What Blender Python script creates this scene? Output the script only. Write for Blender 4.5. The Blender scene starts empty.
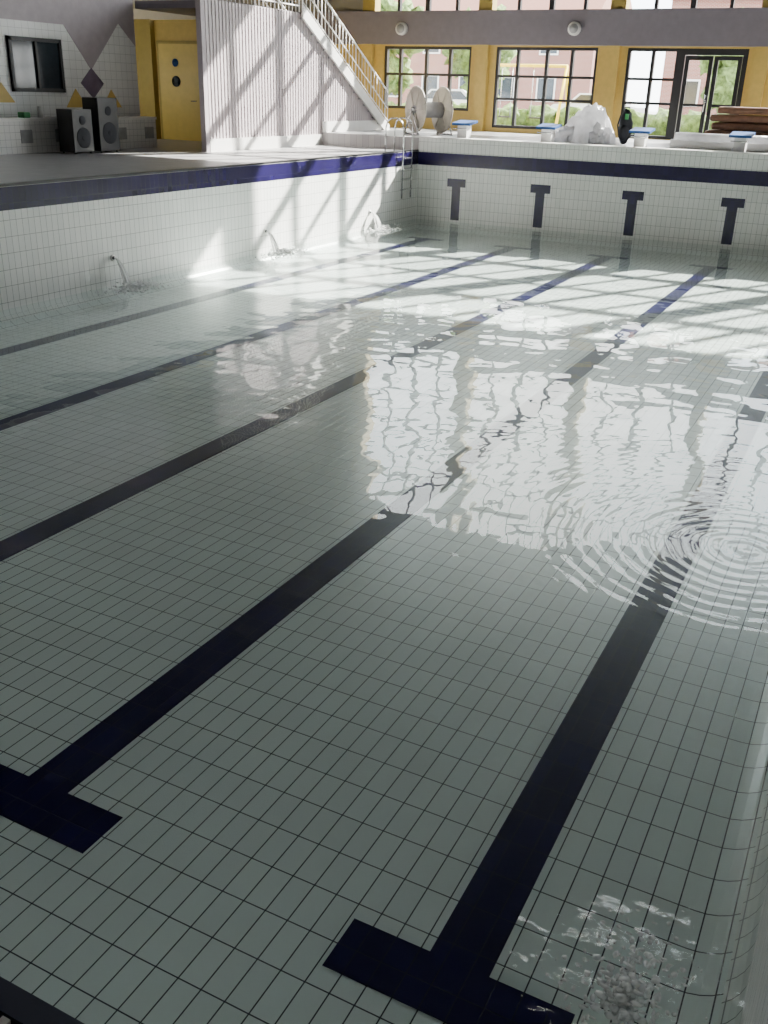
import bpy, bmesh, math, random
import numpy as np
from mathutils import Vector, Matrix, noise
random.seed(7)
S=bpy.context.scene
# ------------------------------------------------------------ materials
def newmat(name):
    m=bpy.data.materials.new(name); m.use_nodes=True
    nt=m.node_tree; nt.nodes.clear()
    out=nt.nodes.new('ShaderNodeOutputMaterial')
    return m,nt,out
def N(nt,t,**kw):
    n=nt.nodes.new('ShaderNode'+t)
    for k,v in kw.items():
        if hasattr(n,k): setattr(n,k,v)
        else: n.inputs[k.replace('_',' ')].default_value=v
    return n
def M(nt,op,a,b=None,c=None):
    n=nt.nodes.new('ShaderNodeMath'); n.operation=op
    for i,v in enumerate((a,b,c)):
        if v is None: continue
        if isinstance(v,(int,float)): n.inputs[i].default_value=v
        else: nt.links.new(v,n.inputs[i])
    return n.outputs[0]
def c4(c): return (c[0],c[1],c[2],1)
def simple(name,col,rough=.5,metal=0,var=.12,vscale=6,bump=0,spec=.5,transl=0):
    m,nt,out=newmat(name)
    p=N(nt,'BsdfPrincipled'); p.inputs['Roughness'].default_value=rough; p.inputs['Metallic'].default_value=metal
    p.inputs['Specular IOR Level'].default_value=spec
    tc=N(nt,'TexCoord'); ns=N(nt,'TexNoise'); ns.inputs['Scale'].default_value=vscale; ns.inputs['Detail'].default_value=4
    nt.links.new(tc.outputs['Object'],ns.inputs['Vector'])
    r=N(nt,'ValToRGB'); r.color_ramp.elements[0].position=.3; r.color_ramp.elements[1].position=.7
    r.color_ramp.elements[0].color=c4([x*(1-var) for x in col]); r.color_ramp.elements[1].color=c4([min(1,x*(1+var)) for x in col])
    nt.links.new(ns.outputs['Fac'],r.inputs['Fac']); nt.links.new(r.outputs['Color'],p.inputs['Base Color'])
    if bump:
        b=N(nt,'Bump'); b.inputs['Distance'].default_value=bump; nt.links.new(ns.outputs['Fac'],b.inputs['Height']); nt.links.new(b.outputs['Normal'],p.inputs['Normal'])
    if transl:
        tl=N(nt,'BsdfTranslucent'); nt.links.new(r.outputs['Color'],tl.inputs[0]); mx=N(nt,'MixShader'); mx.inputs[0].default_value=transl
        nt.links.new(p.outputs[0],mx.inputs[1]); nt.links.new(tl.outputs[0],mx.inputs[2]); nt.links.new(mx.outputs[0],out.inputs[0])
    else: nt.links.new(p.outputs[0],out.inputs[0])
    return m
def tile(name,u,v,c1,c2,grout,w=.125,h=.25,mort=.004,rough=.25,offset=0,ou=0,ov=0,spec=.5):
    m,nt,out=newmat(name)
    g=N(nt,'NewGeometry'); s=N(nt,'SeparateXYZ'); nt.links.new(g.outputs['Position'],s.inputs[0])
    cmb=N(nt,'CombineXYZ')
    nt.links.new(M(nt,'ADD',s.outputs[u],ou),cmb.inputs[0]); nt.links.new(M(nt,'ADD',s.outputs[v],ov),cmb.inputs[1])
    b=N(nt,'TexBrick'); b.offset=offset; b.squash=1
    for k,x in (('Color1',c4(c1)),('Color2',c4(c2)),('Mortar',c4(grout)),('Scale',1.0),('Mortar Size',mort),('Mortar Smooth',.3),('Bias',0.0),('Brick Width',w),('Row Height',h)):
        b.inputs[k].default_value=x
    nt.links.new(cmb.outputs[0],b.inputs['Vector'])
    ns=N(nt,'TexNoise'); ns.inputs['Scale'].default_value=.7; ns.inputs['Detail'].default_value=3; nt.links.new(g.outputs['Position'],ns.inputs['Vector'])
    mp=N(nt,'MapRange'); mp.inputs['To Min'].default_value=.86; mp.inputs['To Max'].default_value=1.08; nt.links.new(ns.outputs['Fac'],mp.inputs['Value'])
    mx=N(nt,'Mix',data_type='RGBA',blend_type='MULTIPLY'); mx.inputs[0].default_value=1
    nt.links.new(b.outputs['Color'],mx.inputs[6]); nt.links.new(mp.outputs[0],mx.inputs[7])
    p=N(nt,'BsdfPrincipled'); p.inputs['Roughness'].default_value=rough; p.inputs['Specular IOR Level'].default_value=spec
    nt.links.new(mx.outputs[2],p.inputs['Base Color'])
    bp=N(nt,'Bump'); bp.inputs['Distance'].default_value=.002; bp.invert=True; bp.inputs['Strength'].default_value=.5
    nt.links.new(b.outputs['Fac'],bp.inputs['Height']); nt.links.new(bp.outputs[0],p.inputs['Normal'])
    nt.links.new(p.outputs[0],out.inputs[0]); return m
W1,W2,GR=(.77,.81,.80),(.72,.76,.75),(.065,.065,.085)
WW1,WW2,WG=(.85,.85,.83),(.79,.80,.78),(.30,.30,.30)
NV1,NV2,NG=(.006,.004,.042),(.009,.006,.060),(.016,.016,.035)
m_floor=tile('pool_floor_tile','X','Y',W1,W2,GR,ou=.095+.125,ov=-.05)
m_wallx=tile('pool_side_tile','Y','Z',WW1,WW2,WG)
m_wally=tile('pool_end_tile','X','Z',WW1,WW2,WG)
# under water the tile/water index step is small, so the submerged navy tile has little sheen
m_nvf=tile('navy_floor_tile','X','Y',NV1,NV2,NG,ou=.095+.125,ov=-.05,mort=.003,rough=.3,spec=.08)
m_nvx=tile('navy_side_tile','Y','Z',(.009,.005,.042),(.014,.008,.065),NG,mort=.003)
m_nvy=tile('navy_end_tile','X','Z',(.009,.005,.042),(.014,.008,.065),NG,mort=.003)
m_deck=tile('deck_tile','X','Y',(.40,.39,.39),(.34,.335,.34),(.16,.16,.16),w=.2,h=.2,mort=.005,rough=.35)
m_benchtile=tile('bench_tile','Y','Z',(.84,.83,.81),(.79,.78,.77),(.45,.45,.45),w=.15,h=.15)
m_hallwhite=tile('hall_white_tile','Y','Z',(.86,.86,.85),(.82,.82,.82),(.5,.5,.5),w=.2,h=.2)
m_yellow=simple('yellow_paint',(.64,.45,.12),.45,var=.06)
m_yellowd=simple('yellow_door_paint',(.64,.47,.11),.4,var=.05)
m_olive=simple('olive_paint',(.40,.30,.07),.5,var=.06)
m_lilac=simple('lilac_panel',(.52,.46,.48),.5,var=.05)
m_mauve=simple('mauve_tile',(.40,.35,.38),.5,var=.06)
m_purple=simple('purple_tile',(.15,.11,.16),.5)
m_beam=simple('grey_beam',(.20,.18,.21),.5,var=.05)
m_black=simple('black_frame',(.02,.02,.022),.4)
m_dark=simple('black_plastic',(.012,.012,.013),.35)
m_white=simple('white_paint',(.78,.77,.75),.4,var=.04)
m_grey=simple('grey_panel',(.35,.35,.36),.6)
m_ceil=simple('ceiling_panel',(.16,.16,.155),.8)
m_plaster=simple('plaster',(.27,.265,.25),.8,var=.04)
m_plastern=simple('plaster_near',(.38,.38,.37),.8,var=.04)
m_steel=simple('stainless_steel',(.6,.6,.6),.25,metal=1)
m_beige=simple('beige_plastic',(.52,.48,.42),.45)
m_blue=simple('blue_plastic',(.02,.07,.22),.5,spec=.2)
m_lip=simple('lip_tile',(.07,.075,.11),.35)
m_sheet=simple('plastic_sheeting',(.88,.88,.9),.25,vscale=7,var=.08,bump=.04,transl=.4)
m_brown=simple('brown_mat',(.20,.095,.055),.55,var=.2)
m_green=simple('green_plastic',(.05,.32,.10),.45)
m_bag=simple('bag_fabric',(.02,.022,.03),.8)
m_leaf=simple('foliage',(.18,.27,.08),.8,var=.5,vscale=5,bump=.1,transl=.3)
m_trunk=simple('bark',(.13,.09,.06),.9)
m_asph=simple('asphalt',(.30,.30,.30),.9,vscale=3)
m_carw=simple('car_paint_white',(.8,.8,.8),.2,var=.02)
m_cars=simple('car_paint_silver',(.4,.42,.45),.25,metal=.5,var=.02)
m_tire=simple('tyre_rubber',(.02,.02,.02),.8)
m_cglass=simple('car_glass',(.03,.04,.05),.08)
m_roof=simple('roof_tiles',(.28,.13,.09),.8,vscale=12)
m_yplay=simple('yellow_steel',(.85,.62,.03),.4)
m_brick=tile('red_brick','X','Z',(.30,.10,.07),(.24,.08,.055),(.33,.29,.26),w=.22,h=.07,mort=.01,rough=.8,offset=.5)
def schlick(nt,f0,nrm=None,k=1.0):
    g=N(nt,'NewGeometry'); d=nt.nodes.new('ShaderNodeVectorMath'); d.operation='DOT_PRODUCT'
    nt.links.new(g.outputs['Incoming'],d.inputs[0]); nt.links.new(nrm if nrm else g.outputs['Normal'],d.inputs[1])
    a=M(nt,'MINIMUM',M(nt,'ABSOLUTE',d.outputs['Value']),1.0)
    return M(nt,'ADD',M(nt,'MULTIPLY',M(nt,'POWER',M(nt,'SUBTRACT',1.0,a),5.0),(1-f0)*k),f0)
def glassmat(name,tint,f0):
    m,nt,out=newmat(name)
    t=N(nt,'BsdfTransparent'); t.inputs[0].default_value=c4(tint)
    g=N(nt,'BsdfGlossy'); g.inputs['Roughness'].default_value=.02
    mx=N(nt,'MixShader'); nt.links.new(schlick(nt,f0),mx.inputs[0]); nt.links.new(t.outputs[0],mx.inputs[1]); nt.links.new(g.outputs[0],mx.inputs[2]); nt.links.new(mx.outputs[0],out.inputs[0]); return m
m_glass=glassmat('window_glass',(.95,.97,.96),.03)
# water
RC=(-.46,7.62); SC=(-.3,2.95)
m_water,nt,out=newmat('pool_water')
g=N(nt,'NewGeometry'); s=N(nt,'SeparateXYZ'); nt.links.new(g.outputs['Position'],s.inputs[0])
def nz(scale,sx,sy,det=2):
    mp=N(nt,'Mapping'); mp.inputs['Scale'].default_value=(sx,sy,1); nt.links.new(g.outputs['Position'],mp.inputs[0])
    n=N(nt,'TexNoise'); n.inputs['Scale'].default_value=scale; n.inputs['Detail'].default_value=det; n.inputs['Roughness'].default_value=.4
    nt.links.new(mp.outputs[0],n.inputs['Vector']); return n.outputs['Fac']
def dist(c):
    dx=M(nt,'SUBTRACT',s.outputs[0],c[0]); dy=M(nt,'SUBTRACT',s.outputs[1],c[1])
    return M(nt,'SQRT',M(nt,'ADD',M(nt,'MULTIPLY',dx,dx),M(nt,'MULTIPLY',dy,dy)))
base=M(nt,'ADD',M(nt,'MULTIPLY',nz(1.15,1,1.05,1),.020),M(nt,'MULTIPLY',nz(2.8,1,1.15,1),.0042))
d1=dist(RC)
dn=M(nt,'ADD',d1,M(nt,'MULTIPLY',nz(1.3,1,1),.25))
ring=M(nt,'MULTIPLY',M(nt,'MULTIPLY',M(nt,'SINE',M(nt,'MULTIPLY',dn,42.)),M(nt,'EXPONENT',M(nt,'MULTIPLY',d1,-1.0))),.0026)
d2=dist(SC)
chop=M(nt,'MULTIPLY',M(nt,'MULTIPLY',nz(6.5,1,1,3),M(nt,'EXPONENT',M(nt,'MULTIPLY',M(nt,'MULTIPLY',d2,d2),-4.0))),.11)
h=M(nt,'ADD',M(nt,'ADD',base,ring),chop)
bp=N(nt,'Bump'); bp.inputs['Distance'].default_value=1; bp.inputs['Strength'].default_value=1; nt.links.new(h,bp.inputs['Height'])
t=N(nt,'BsdfTransparent'); t.inputs[0].default_value=(.90,.95,.935,1)
gl=N(nt,'BsdfGlossy'); gl.inputs['Roughness'].default_value=.0; nt.links.new(bp.outputs[0],gl.inputs['Normal'])
mx=N(nt,'MixShader'); nt.links.new(schlick(nt,.022,bp.outputs[0],.8),mx.inputs[0]); nt.links.new(t.outputs[0],mx.inputs[1]); nt.links.new(gl.outputs[0],mx.inputs[2]); nt.links.new(mx.outputs[0],out.inputs[0])
m_foam,nt,out=newmat('foam_water')
t=N(nt,'BsdfTransparent'); p=N(nt,'BsdfPrincipled'); p.inputs['Base Color'].default_value=(.98,.98,.98,1); p.inputs['Roughness'].default_value=.1
tl=N(nt,'BsdfTranslucent'); tl.inputs[0].default_value=(.98,.98,.98,1); m2=N(nt,'MixShader'); m2.inputs[0].default_value=.4; nt.links.new(p.outputs[0],m2.inputs[1]); nt.links.new(tl.outputs[0],m2.inputs[2])
mx=N(nt,'MixShader'); mx.inputs[0].default_value=.7; nt.links.new(t.outputs[0],mx.inputs[1]); nt.links.new(m2.outputs[0],mx.inputs[2]); nt.links.new(mx.outputs[0],out.inputs[0])
# ------------------------------------------------------------ builder
class B:
    def __init__(s): s.v=[];s.f=[];s.m=[];s.mats=[];s.sm=[]
    def mi(s,mat):
        if mat not in s.mats: s.mats.append(mat)
        return s.mats.index(mat)
    def add(s,vs,fs,mat,smooth=False):
        o=len(s.v); s.v+= [tuple(v) for v in vs]; k=s.mi(mat)
        for f in fs: s.f.append([i+o for i in f]); s.m.append(k); s.sm.append(smooth)
    def box(s,a,b,mat,rot=None):
        x0,y0,z0=a;x1,y1,z1=b
        vs=[(x0,y0,z0),(x1,y0,z0),(x1,y1,z0),(x0,y1,z0),(x0,y0,z1),(x1,y0,z1),(x1,y1,z1),(x0,y1,z1)]
        if rot: 
            c=Vector(((x0+x1)/2,(y0+y1)/2,(z0+z1)/2)); vs=[c+rot@(Vector(v)-c) for v in vs]
        s.add(vs,[(0,3,2,1),(4,5,6,7),(0,1,5,4),(1,2,6,5),(2,3,7,6),(3,0,4,7)],mat)
    def prism(s,pts,ext,mat):
        n=len(pts); e=Vector(ext); vs=[Vector(p) for p in pts]+[Vector(p)+e for p in pts]
        fs=[tuple(range(n))[::-1],tuple(range(n,2*n))]+[(i,(i+1)%n,n+(i+1)%n,n+i) for i in range(n)]
        s.add(vs,fs,mat)
    def tube(s,pts,r,mat,seg=10,cap=True):
        pts=[Vector(p) for p in pts]; rr=r if isinstance(r,(list,tuple)) else [r]*len(pts)
        vs=[];fs=[]
        for i,p in enumerate(pts):
            a=pts[max(0,i-1)];b=pts[min(len(pts)-1,i+1)]; d=(b-a).normalized()
            u=d.orthogonal() if abs(d.z)>.95 else Vector((0,0,1)).cross(d); u.normalize(); w=d.cross(u)
            for k in range(seg):
                t=2*math.pi*k/seg; vs.append(p+(u*math.cos(t)+w*math.sin(t))*rr[i])
        for i in range(len(pts)-1):
            for k in range(seg):
                k2=(k+1)%seg; fs.append((i*seg+k,i*seg+k2,(i+1)*seg+k2,(i+1)*seg+k))
        if cap: fs+= [tuple(range(seg))[::-1],tuple(range((len(pts)-1)*seg,len(pts)*seg))]
        s.add(vs,fs,mat,True)
    def blob(s,c,r,mat,sub=2,amp=.0,fr=2.,flat=None,seed=0):
        bm=bmesh.new(); bmesh.ops.create_icosphere(bm,subdivisions=sub,radius=1)
        R=Vector(r) if not isinstance(r,(int,float)) else Vector((r,r,r)); vs=[]
        for v in bm.verts:
            k=1+amp*noise.noise(v.co*fr+Vector((seed,seed*2.3,0)))
            p=Vector((v.co.x*R.x,v.co.y*R.y,v.co.z*R.z))*k
            if flat is not None: p.z=max(p.z,flat)
            vs.append(p+Vector(c))
        fs=[[v.index for v in f.verts] for f in bm.faces]; bm.free(); s.add(vs,fs,mat,True)
    def make(s,name,bevel=0,parent=None):
        me=bpy.data.meshes.new(name); me.from_pydata(s.v,[],s.f)
        for m in s.mats: me.materials.append(m)
        for p,k,sm in zip(me.polygons,s.m,s.sm): p.material_index=k; p.use_smooth=sm
        me.update(); o=bpy.data.objects.new(name,me); S.collection.objects.link(o)
        if bevel:
            b=o.modifiers.new('bevel','BEVEL'); b.width=bevel; b.segments=2; b.limit_method='ANGLE'
        if parent: o.parent=parent
        return o
def bx(name,a,b,mat,bevel=0):
    q=B(); q.box(a,b,mat); return q.make(name,bevel)
def wall_y(q,x0,x1,y0,y1,z0,z1,ops,mat):
    x=x0
    for (a,b,c,d) in sorted(ops):
        if a>x: q.box((x,y0,z0),(a,y1,z1),mat)
        if c>z0: q.box((a,y0,z0),(b,y1,c),mat)
        if d<z1: q.box((a,y0,d),(b,y1,z1),mat)
        x=b
    if x<x1: q.box((x,y0,z0),(x1,y1,z1),mat)
# ------------------------------------------------------------ pool
XL,XR,YN,YF,ZF,WL=-12.28,.14,.80,26.1,-2.1,-1.85
bx('floor_pool',(XL,YN,ZF-.1),(XR,YF,ZF),m_floor)
def cove(q,ax,c,sgn,a0,a1,mat,r=.28,seg=8):
    pr=[]
    for i in range(seg+1):
        t=math.pi/2*i/seg; pr.append((c+sgn*(r-r*math.cos(t)), ZF+r-r*math.sin(t)))
    for i,((p,z),(p2,z2)) in enumerate(zip(pr[:-1],pr[1:])):
        if ax=='X': vs=[(p,a0,z),(p,a1,z),(p2,a1,z2),(p2,a0,z2)]
        else: vs=[(a0,p,z),(a1,p,z),(a1,p2,z2),(a0,p2,z2)]
        q.add(vs,[(0,1,2,3)],mat if i<seg//2 else m_floor,True)
q=B(); q.box((XL-.2,YN-.2,ZF-.1),(XL,YF+.2,0),m_wallx); cove(q,'X',XL,1,YN,YF,m_wallx)
q.box((XL,YN,-.35),(XL+.006,YF,-.005),m_nvx); q.make('wall_pool_left')
q=B(); q.box((XR,YN-.2,ZF-.1),(XR+.2,YF+.2,0),m_wallx); cove(q,'X',XR,-1,YN,YF,m_wallx)
q.box((XR-.006,YN,-.35),(XR,YF,-.005),m_nvx); q.make('wall_pool_right')
q=B(); q.box((XL,YF,ZF-.1),(XR,YF+.2,.35),m_wally); cove(q,'Y',YF,-1,XL,XR,m_wally)
q.box((XL+.006,YF-.006,-.36),(XR-.006,YF,-.02),m_nvy)
for x in (-11.06,-8.58,-6.06,-3.55,-1.03):
    q.box((x-.28,YF-.006,-.90),(x+.28,YF,-.68),m_nvy); q.box((x-.13,YF-.006,-1.8),(x+.13,YF,-.90),m_nvy)
q.make('wall_pool_far')
q=B(); q.box((XL,YN-.2,ZF-.1),(XR,YN,0),m_wally); cove(q,'Y',YN,1,XL,XR,m_wally); q.make('wall_pool_near')
for x in (-11.03,-8.53,-6.03,-3.53,-1.03):
    q=B(); z1=ZF+.004; hw=.145
    q.box((x-hw,2.80,ZF),(x+hw,24.1,z1),m_nvf)
    q.box((x-.54,2.66,ZF),(x+.54,2.96,z1+.0005),m_nvf); q.box((x-.5,24.0,ZF),(x+.5,24.25,z1+.0005),m_nvf)
    q.make('lane_line')
q=B(); q.add([(XL,YN,WL),(XR,YN,WL),(XR,YF,WL),(XL,YF,WL)],[(0,1,2,3)],m_water); q.make('pool_water')
# coping + grating at near and left edges
q=B()
q.box((XL-.0,YN-.05,.0),(XR+.2,YN,.012),m_lip)
q.box((XL,.62,.0),(XR+.2,.75,.003),m_dark)
x=XL
while x<XR+.2: q.box((x,.625,0.003),(x+.018,.745,.012),m_white); x+=.036
q.make('overflow_grating')
q=B(); q.box((XL-.14,YN,.0),(XL-.0,YF,.035),m_dark); q.make('trim_pool_left')
# decks
bx('floor_deck_left',(-23,-8,-.2),(XL-.2,26.3,0),m_deck)
bx('floor_deck_near',(XL-.2,-8,-.2),(8,YN-.2,0),m_deck)
bx('floor_deck_right',(XR+.2,YN-.2,-.2),(8,26.3,0),m_deck)
bx('floor_deck_far',(-23,26.3,-.2),(8,33,.35),m_deck)
bx('trim_far_coping',(XL-.2,YF+.0,.35),(8,26.5,.38),m_white)
# ------------------------------------------------------------ hall shell
q=B(); ops=[(-17.0,-13.7,.98,2.98),(-12.8,-9.35,.49,2.98),(-8.4,-4.75,.37,2.98),(-3.9,-.4,.49,2.98),(.5,4,.49,2.98)]
wall_y(q,-23,8,33,33.3,.35,3.1,ops,m_yellow)
q.box((-23,32.75,3.03),(8,33.3,4.05),m_beam)
q.box((-23,33,11.0),(8,33.3,12),m_plaster); q.box((-23,33,4.05),(-17.6,33.3,11),m_plaster)
cols=[-17.6,-13.25,-8.83,-4.35,0,4.4,7.8]
for x in cols: q.box((x-.24,32.9,4.05),(x+.24,33.3,11.0),m_olive)
for x in cols[:5]: q.box((x-.2,32.8,.35),(x+.2,33.0,3.03),m_yellow)
q.make('wall_far')
q=B()
for z,hh in ((4.9,.05),(6.4,.11),(7.9,.05),(9.4,.11)): q.box((-17.3,33.05,z-hh),(8,33.2,z+hh),m_black)
for a,b in zip(cols[:-1],cols[1:]):
    for k in range(1,4):
        x=a+(b-a)*k/4; w_=.08 if k==2 else .05; q.box((x-w_,33.05,4.05),(x+w_,33.2,11),m_black)
q.add([(-17.3,33.12,4.05),(8,33.12,4.05),(8,33.12,11),(-17.3,33.12,11)],[(0,1,2,3)],m_glass)
q.make('window_4')
def window(name,x0,x1,z0,z1,vs,hs):
    q=B(); w=.09
    q.box((x0,33.04,z0),(x0+w,33.2,z1),m_black); q.box((x1-w,33.04,z0),(x1,33.2,z1),m_black)
    q.box((x0+w,33.04,z0),(x1-w,33.2,z0+w),m_black); q.box((x0+w,33.04,z1-w),(x1-w,33.2,z1),m_black)
    for v in vs: q.box((v-.05,33.05,z0+w),(v+.05,33.19,z1-w),m_black)
    for h in hs: q.box((x0+w,33.06,h-.04),(x1-w,33.18,h+.04),m_black)
    q.add([(x0,33.12,z0),(x1,33.12,z0),(x1,33.12,z1),(x0,33.12,z1)],[(0,1,2,3)],m_glass)
    return q.make(name)
window('window_1',-17,-13.7,.98,2.98,[-16.4,-15.4,-14.5],[2.1])
window('window_2',-12.8,-9.35,.49,2.98,[-12.05,-11.05,-10.2],[1.4,2.1])
window('window_3',-8.4,-6.8,.37,2.98,[-7.6],[1.4,2.1])
window('window_5',-3.9,-.4,.49,2.98,[-3.,-2.1,-1.2],[1.4,2.1])
window('window_6',.5,4,.49,2.98,[1.4,2.2,3.1],[1.4,2.1])
q=B()
q.box((-6.8,33.04,.37),(-6.62,33.22,2.98),m_black); q.box((-4.9,33.04,.37),(-4.75,33.22,2.98),m_black); q.box((-6.62,33.04,2.8),(-4.9,33.22,2.98),m_black)
for a,b in ((-6.6,-5.77),(-5.73,-4.92)):
    q.box((a,33.08,.38),(a+.12,33.16,2.78),m_black); q.box((b-.12,33.08,.38),(b,33.16,2.78),m_black)
    q.box((a+.12,33.08,.38),(b-.12,33.16,.6),m_black); q.box((a+.12,33.08,2.66),(b-.12,33.16,2.78),m_black); q.box((a+.12,33.09,1.35),(b-.12,33.15,1.43),m_black)
    q.add([(a,33.12,.4),(b,33.12,.4),(b,33.12,2.7),(a,33.12,2.7)],[(0,1,2,3)],m_glass)
q.tube([(-5.83,33.0,1.2),(-5.83,33.0,1.7)],.02,m_steel)
q.make('door_1')
bx('wall_near',(-23,-8.2,-.2),(8,-8,12),m_plastern)
bx('wall_right',(8,-8.2,-.2),(8.2,33.3,12),m_plastern)
q=B(); q.box((-18.5,-8,0),(-18.3,21.4,12),m_plaster); q.box((-18.3,-8,0),(-18.29,21.4,3.6),m_hallwhite)
top=5.2
P=[(13.0,3.0),(14.4,1.6),(15.9,2.9),(16.9,2.75),(18.9,2.75),(19.7,1.8),(20.8,2.9),(21.4,2.4),(21.4,top),(13.0,top)]
q.prism([(-18.3,y,z) for y,z in P],(.02,0,0),m_mauve)
q.prism([(-18.3,y,z) for y,z in [(19.7,1.85),(20.1,1.5),(19.7,1.15),(19.3,1.5)]],(.024,0,0),m_purple)
for y,z in ((19.1,.95),(20.35,.95),(16.8,1.05),(15.7,.95)):
    q.prism([(-18.3,y-.35,z),(-18.3,y+.35,z),(-18.3,y,z+.42)],(.022,0,0),m_yellow)
q.make('wall_left')
q=B(); q.box((-23,21.3,0),(-18.5,21.5,12),m_plaster); q.box((-23.2,21.3,0),(-23,33.3,12),m_plaster); q.make('wall_left_recess')
bx('ceiling',(-23.2,-8.2,12),(8.2,33.3,12.2),m_ceil)
q=B()
for y in range(-6,33,4): q.box((-18.2,y-.12,11.3),(7.9,y+.12,12.0),m_plaster)
q.make('ceiling_beams')
# left-wall window
q=B(); a,b,c,d=17.1,18.7,1.28,2.42
for s_ in ((a,b,c,c+.08),(a,b,d-.08,d),(a,a+.08,c,d),(b-.08,b,c,d),((a+b)/2-.03,(a+b)/2+.03,c,d)):
    q.box((-18.29,s_[0],s_[2]),(-18.21,s_[1],s_[3]),m_black)
q.box((-18.29,a,c),(-18.26,b,d),m_cglass); q.make('window_7')
# bench ledge
q=B(); q.box((-18.28,9,0),(-17.7,21.3,.68),m_benchtile); q.box((-18.28,9,.68),(-17.66,21.3,.74),m_white)
y=9.3
while y<21: q.box((-17.7,y,.22),(-17.69,y+.34,.5),m_grey); y+=1.05
q.make('tiled_bench')
# things on bench
q=B(); q.box((-18.1,17.0,.74),(-17.9,17.2,.86),m_green); q.make('storage_tub',.02)
q=B(); q.tube([(-18,17.6,.74),(-18,17.6,.98)],[.07,.05],m_white); q.make('bottle')
# recess with yellow door
q=B(); q.box((-23,24.7,0),(-15.7,24.85,3.25),m_yellow); q.box((-20.95,24.5,0),(-20.35,24.7,3.25),m_olive); q.make('wall_recess')
q=B(); q.box((-20.25,24.62,0),(-18.6,24.7,2.7),m_olive); q.box((-20.15,24.58,0.01),(-18.7,24.64,2.62),m_yellowd)
q.tube([(-19.55,24.58,1.62),(-19.55,24.56,1.62)],.15,m_cglass,20); q.tube([(-19.55,24.58,2.12),(-19.55,24.565,2.12)],.11,m_blue,20)
q.tube([(-18.85,24.58,1.1),(-18.85,24.52,1.1),(-19.0,24.52,1.1)],.015,m_steel); q.make('door_2')
# panel wall + platform
q=B(); X0=-15.6
def ztop(y): return 3.45 if y<=25.1 else 3.45-(y-25.1)*(3.1/5.3)
def zb(y): return 0 if y<26.3 else .35
y=20.75; st=.07
while y<30.2:
    z0=zb(y)+.3
    for i,dx in ((0,0),(1,.02)):
        ya,yb=y+i*st,y+(i+1)*st
        if ztop(yb)>z0+.02: q.prism([(X0-.05,ya,z0),(X0-.05,yb,z0),(X0-.05,yb,ztop(yb)-.02),(X0-.05,ya,ztop(ya)-.02)],(.05+dx,0,0),m_lilac)
    y+=2*st
q.box((X0-.1,20.6,0),(X0+.05,20.75,3.45),m_mauve)
q.box((X0-.05,20.75,0),(X0+.06,26.3,.3),m_white); q.box((X0-.05,26.3,.35),(X0+.06,30.2,.65),m_white)
q.make('wall_platform_panel')
bx('balcony_floor',(-18.3,21.5,3.28),(X0-.06,25.1,3.45),m_beam)
def rail(q,p0,p1,n,mat,h=1.0):
    p0=Vector(p0);p1=Vector(p1);u=Vector((0,0,1))
    q.tube([p0+u*h,p1+u*h],.028,mat); q.tube([p0+u*h*.5,p1+u*h*.5],.016,mat,8); q.tube([p0+u*h*.15,p1+u*h*.15],.016,mat,8)
    for i in range(n+1):
        p=p0.lerp(p1,i/n); q.tube([p,p+u*h],.02 if i%5==0 else .011,mat,8)
q=B(); rail(q,(X0+.0,20.7,3.45),(X0,25.1,3.45),25,m_white); q.make('balcony_railing')
q=B(); n=17
for sx in (X0+.08,X0-1.5):
    q.prism([(sx,25.1,3.3),(sx,30.15,.35),(sx,30.5,.35),(sx,30.5,.5),(sx,25.1,3.62)],(.06,0,0),m_white)
for i in range(n):
    y=25.1+5.3*(i+.5)/n; z=3.45-3.1*(i+1)/n
    q.box((X0-1.44,y-.17,z),(X0+.07,y+.17,z+.05),m_grey)
rail(q,(X0+.11,25.1,3.55),(X0+.11,30.4,.5),26,m_white); rail(q,(X0-1.47,25.1,3.55),(X0-1.47,30.4,.5),26,m_white)
q.make('staircase')
# ------------------------------------------------------------ pool ladder
q=B()
for y in (24.9,25.45):
    q.tube([(XL-.45,y,0.0),(XL-.45,y,.6),(XL-.4,y,.78),(XL-.28,y,.86),(XL-.1,y,.86),(XL+.04,y,.78),(XL+.1,y,.6),(XL+.1,y,-1.2)],.022,m_steel)
for z in (-.15,-.42,-.69,-.96): q.box((XL+.06,24.9,z-.02),(XL+.15,25.45,z+.015),m_steel)
q.make('pool_ladder')
# starting blocks
for x in (-11.2,-8.73,-6.2,-3.7,-1.2):
    q=B(); q.box((x-.14,26.62,.35),(x+.14,26.95,.72),m_white)
    q.box((x-.27,26.5,.74),(x+.27,27.1,.8),m_blue,Matrix.Rotation(math.radians(7),3,'X'))
    q.box((x-.2,26.9,.35),(x-.15,27.2,.45),m_steel)
    q.tube([(x-.2,26.52,.62),(x-.2,26.44,.62),(x+.2,26.44,.62),(x+.2,26.52,.62)],.015,m_steel)
    q.make('starting_block',.01)
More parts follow.
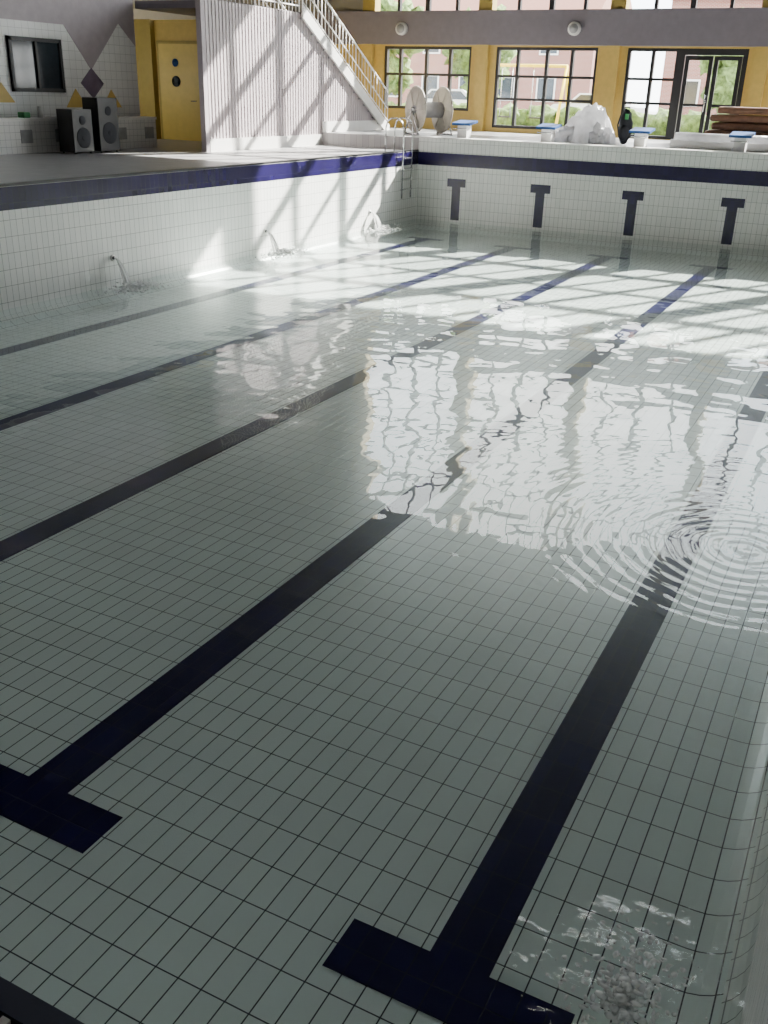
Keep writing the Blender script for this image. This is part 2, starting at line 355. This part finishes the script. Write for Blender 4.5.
# reel
q=B(); ax=Vector((.60,.80,0)).normalized(); c=Vector((-12.98,28.2,1.05)); sd=Vector((-ax.y,ax.x,0)); up=Vector((0,0,1))
for s_ in (-.45,.45):
    cc=c+ax*s_
    q.tube([cc-ax*.03,cc+ax*.03],.62,m_beige,36); q.tube([cc-ax*.06,cc+ax*.06],.12,m_grey,20)
    q.tube([cc+(sd*math.cos(2*math.pi*k/36)+up*math.sin(2*math.pi*k/36))*.62 for k in range(37)],.035,m_beige,8)
    for k in range(6):
        t=math.pi/3*k; e=(sd*math.cos(t)+up*math.sin(t)); 
        for off in (-.045,.045): q.tube([cc+ax*off+e*.12,cc+ax*off+e*.56],.02,m_beige,6)
    for sg in (-.45,.45): q.tube([cc+ax*(.12 if s_>0 else -.12),cc+ax*(.12 if s_>0 else -.12)+sd*sg-up*.66],.025,m_steel)
    q.tube([cc+ax*(.12 if s_>0 else -.12)+sd*.48-up*.67,cc+ax*(.12 if s_>0 else -.12)-sd*.48-up*.67],.03,m_steel)
q.tube([c-ax*.58,c+ax*.58],.07,m_steel,16); q.tube([c-ax*.42,c+ax*.42],.22,m_grey,20)
q.make('lane_rope_reel')
# plastic sheet heap : draped radial folds
q=B(); rings=14; seg=72; vs=[];fs=[]
for i in range(rings+1):
    t=i/rings
    for k in range(seg):
        a=2*math.pi*k/seg
        fold=1+.2*t*math.sin(7*a+1.3*math.sin(2*a))+.14*t*noise.noise(Vector((math.cos(a)*2.5,math.sin(a)*2.5,t*3)))
        rx=(.2+.52*t**.9)*fold; ry=(.16+.32*t**.9)*fold
        z=.35+(.92*(1-t**1.8))*(1+.22*noise.noise(Vector((math.cos(a)*1.8,math.sin(a)*1.8,t*4+3))))
        vs.append((-8.05+.16*(1-t)+rx*math.cos(a),28.0+ry*math.sin(a),z))
for i in range(rings):
    for k in range(seg): k2=(k+1)%seg; fs.append((i*seg+k,(i+1)*seg+k,(i+1)*seg+k2,i*seg+k2))
fs.append(tuple(range(seg))); q.add(vs,fs,m_sheet,True)
q.blob((-8.55,27.75,.5),(.35,.2,.25),m_sheet,4,.7,2.6,flat=-.15,seed=4); q.blob((-7.55,27.7,.5),(.25,.2,.3),m_sheet,4,.7,2.6,flat=-.15,seed=9); q.make('plastic_sheet_heap')
# backpack
q=B(); q.blob((-6.95,28.0,.80),(.19,.15,.45),m_bag,3,.2,2.5,flat=-.44); q.blob((-6.95,27.87,.66),(.15,.09,.2),m_bag,3,.1,2)
q.tube([(-7.02,28,1.18),(-7.02,28,1.3),(-6.88,28,1.3),(-6.88,28,1.18)],.02,m_bag); q.tube([(-7.07,27.85,1.1),(-7.12,27.82,.85),(-7.07,27.85,.6)],.02,m_bag)
q.box((-6.95,27.84,1.0),(-6.86,27.92,1.14),m_green); q.make('backpack')
# tarp pile + mats
q=B()
for i in range(4): q.tube([(-5.6+.05*i,27.65+.28*(i%2),.46+.17*(i//2)),(-2.6-.1*i,27.75+.28*(i%2),.46+.17*(i//2))],.11,[m_white,m_blue,m_sheet,m_white][i],14)
q.make('rolled_tarps')
q=B()
for i in range(4): q.box((-4.95+.09*(i%2)+.05*i,28.62,.62+.2*i),(-2.6-.08*(i%3),29.98,.8+.2*i),m_brown,Matrix.Rotation(math.radians((0,1.5,-2,2,-1)[i]),3,'Z'))
q.make('stacked_gym_mats',.07)
q=B(); q.box((-5.1,28.5,.52),(-2.5,30.1,.61),m_white)
for x in (-5,-2.6):
    for y in (28.6,30): q.tube([(x,y,.35),(x,y,.52)],.05,m_tire,12)
q.make('mat_trolley')
# black speakers by bench
def speaker(name,x,y,w,h,z=0):
    q=B(); q.box((x-.25,y-w/2,z+.04),(x+.22,y+w/2,z+h),m_dark)
    q.tube([(x+.22,y,z+h*.36),(x+.235,y,z+h*.36)],min(w*.36,h*.26),m_bag,24); q.tube([(x+.22,y,z+h*.36),(x+.245,y,z+h*.36)],.06,m_bag,16)
    q.tube([(x+.22,y,z+h*.76),(x+.235,y,z+h*.76)],.1,m_bag,20)
    for a in (-.2,.16):
        for b in (-w/2+.06,w/2-.06): q.tube([(x+a,y+b,z),(x+a,y+b,z+.05)],.025,m_tire,8)
    q.make(name,.02)
speaker('loudspeaker',-17.1,17.75,.62,.95); speaker('loudspeaker',-17.1,18.62,.66,1.2)
# wall lights on beam
for x in (-16.2,-10.1):
    q=B(); q.tube([(x,32.75,3.5),(x,32.6,3.5)],.2,m_white,20); q.tube([(x,32.6,3.5),(x,32.58,3.5)],.14,m_grey,20); q.make('wall_speaker')
# ------------------------------------------------------------ water inlets
for y,z,L in ((13.35,-1.36,.40),(18.25,-1.40,.35),(23.2,-1.42,.3)):
    q=B(); q.tube([(XL+.001,y,z),(XL+.02,y,z)],.06,m_white,16); q.tube([(XL+.02,y,z),(XL+.035,y,z)],.03,m_dark,12); q.make('inlet_nozzle')
    q=B()
    for j in range(6):
        pts=[];rs=[]; dy=random.uniform(-.04,.04); LL=L*random.uniform(.7,1.15)
        for i in range(12):
            t=i/11; pts.append((XL+.05+LL*t,y+dy*t*3,z-(z-WL)*t*t)); rs.append(.012+.010*t+.004*math.sin(i*2+j))
        q.tube(pts,rs,m_foam,8)
    for i in range(320):
        a=random.random()*6.28; r=abs(random.gauss(0,.30)); k=max(.3,1-r); q.blob((max(XL+.2,XL+.1+L+r*math.cos(a)*.8),y+1.6*r*math.sin(a),WL+.003+.10*random.random()**4),((.01+random.random()*.06)*k,(.01+random.random()*.06)*k,(.006+random.random()*.03)*k),m_foam,1,.4,2,seed=i)
    q.make('water_jet')
q=B()
for i in range(420):
    a=random.random()*6.28; r=abs(random.gauss(0,.19)); k=max(.25,1-r*1.5)
    x=min(XR-.12,SC[0]+r*math.cos(a)*.8)
    q.blob((x,SC[1]-.02+r*math.sin(a)*1.3,WL+.002+(.05*random.random()**3)*k),((.006+random.random()*.028)*k,(.006+random.random()*.028)*k,(.004+random.random()*.009)*k),m_foam,1,.5,2,seed=i)
q.make('water_splash')
# ------------------------------------------------------------ outside
bx('ground_outside',(-70,33.3,-.1),(60,130,.2),m_asph)
def tree(x,y,h,r,seed):
    q=B(); q.tube([(x,y,.2),(x+.1,y,h*.3),(x,y,h*.65)],[.16,.12,.07],m_trunk)
    rd=random.Random(seed)
    for i in range(14):
        a=rd.random()*6.28; rr=r*rd.random()*.75; q.blob((x+rr*math.cos(a),y+rr*math.sin(a),h*.62+rd.uniform(-.3,.38)*h*.7),r*rd.uniform(.3,.5),m_leaf,3,.9,3,seed=seed+i)
    q.make('tree')
tree(-17.5,44,5,1.7,3); tree(-24,46,5.5,2,11); tree(-8,52,5,2,5); tree(-31,52,6,2.3,8); tree(2,50,5,1.8,14)
q=B()
for i in range(40): q.blob((-40+i*1.25,41+.2*math.sin(i*2.1),.6),(.8,.5,.5),m_leaf,3,.6,3,seed=i)
q.make('hedge')
def car(x,y,m):
    q=B(); pr=[(-2.1,.35),(-2.15,.8),(-1.9,1.0),(-1.2,1.05),(-.7,1.5),(1.0,1.52),(1.6,1.05),(2.1,.95),(2.15,.4)]
    q.prism([(x+a,y-.85,.2+b) for a,b in pr],(0,1.7,0),m)
    q.prism([(x-1.05,y-.87,1.27),(x-.62,y-.87,1.64),(x+.9,y-.87,1.64),(x+1.35,y-.87,1.27)],(0,.02,0),m_cglass)
    for a in (-1.35,1.35):
        for b in (-.88,.68): q.tube([(x+a,y+b,.52),(x+a,y+b+.2,.52)],.32,m_tire,20)
    q.make('car',.05)
car(-20.5,47,m_carw); car(-13.2,47.5,m_carw); car(-27,47,m_cars); car(-5,46,m_cars)
def house(x0,x1,y,h):
    q=B(); q.box((x0,y,.2),(x1,y+8,h),m_brick)
    q.prism([(x0-.3,y-.4,h),(x0-.3,y+8.4,h),(x0-.3,y+4,h+3)],(x1-x0+.6,0,0),m_roof)
    x=x0+1
    while x<x1-1.5:
        for z in (1.2,4.0):
            q.box((x,y-.06,z),(x+1.3,y,z+1.5),m_white); q.box((x+.1,y-.09,z+.1),(x+1.2,y-.06,z+1.4),m_cglass)
        x+=2.8
    q.make('brick_house')
house(-14,14,64,7); house(-60,-19,66,6.5)
q=B()
for x in (-15.6,-12.2):
    q.tube([(x,38.2,.2),(x,39,2.6),(x,39.8,.2)],.06,m_yplay)
q.tube([(-15.6,39,2.6),(-12.2,39,2.6)],.06,m_yplay)
for x in (-14.6,-13.3):
    for d in (-.22,.22): q.tube([(x+d,39,2.6),(x+d,39,.75)],.015,m_steel,6)
    q.box((x-.25,38.9,.7),(x+.25,39.1,.75),m_black)
q.make('playground_swing')
# ------------------------------------------------------------ light
w=bpy.data.worlds.new('sky'); S.world=w; w.use_nodes=True; nt=w.node_tree; nt.nodes.clear()
o=nt.nodes.new('ShaderNodeOutputWorld'); bg=nt.nodes.new('ShaderNodeBackground'); tc=nt.nodes.new('ShaderNodeTexCoord')
ns=nt.nodes.new('ShaderNodeTexNoise'); ns.inputs['Scale'].default_value=2.5; ns.inputs['Detail'].default_value=5
r=nt.nodes.new('ShaderNodeValToRGB'); r.color_ramp.elements[0].position=.35; r.color_ramp.elements[0].color=(.80,.89,1,1); r.color_ramp.elements[1].position=.6; r.color_ramp.elements[1].color=(1,1,.98,1)
nt.links.new(tc.outputs['Generated'],ns.inputs['Vector']); nt.links.new(ns.outputs['Fac'],r.inputs[0]); nt.links.new(r.outputs[0],bg.inputs[0]); nt.links.new(bg.outputs[0],o.inputs[0])
bg.inputs['Strength'].default_value=11
sl=bpy.data.lights.new('sun','SUN'); sl.energy=52; sl.angle=.009; sl.color=(1,.96,.88); so=bpy.data.objects.new('sun',sl); S.collection.objects.link(so)
sd_=Vector((-.5,-1,-.73)).normalized(); so.rotation_euler=sd_.to_track_quat('-Z','Y').to_euler(); so.location=(10,40,20)
# ------------------------------------------------------------ camera
f_=950.
V=Vector((531,404,-950)).normalized(); H=Vector((1,-.03,0)); Z=H.cross(V).normalized()
if Z.y<0: Z=-Z
X=V.cross(Z)
cam=bpy.data.cameras.new('camera'); co=bpy.data.objects.new('camera',cam); S.collection.objects.link(co)
R=Matrix((X,V,Z)).to_4x4(); co.matrix_world=Matrix.Translation((0,0,1.5))@R
cam.sensor_fit='VERTICAL'; cam.sensor_height=24; cam.lens=f_/1024*24; cam.clip_start=.05; cam.clip_end=500
S.camera=co
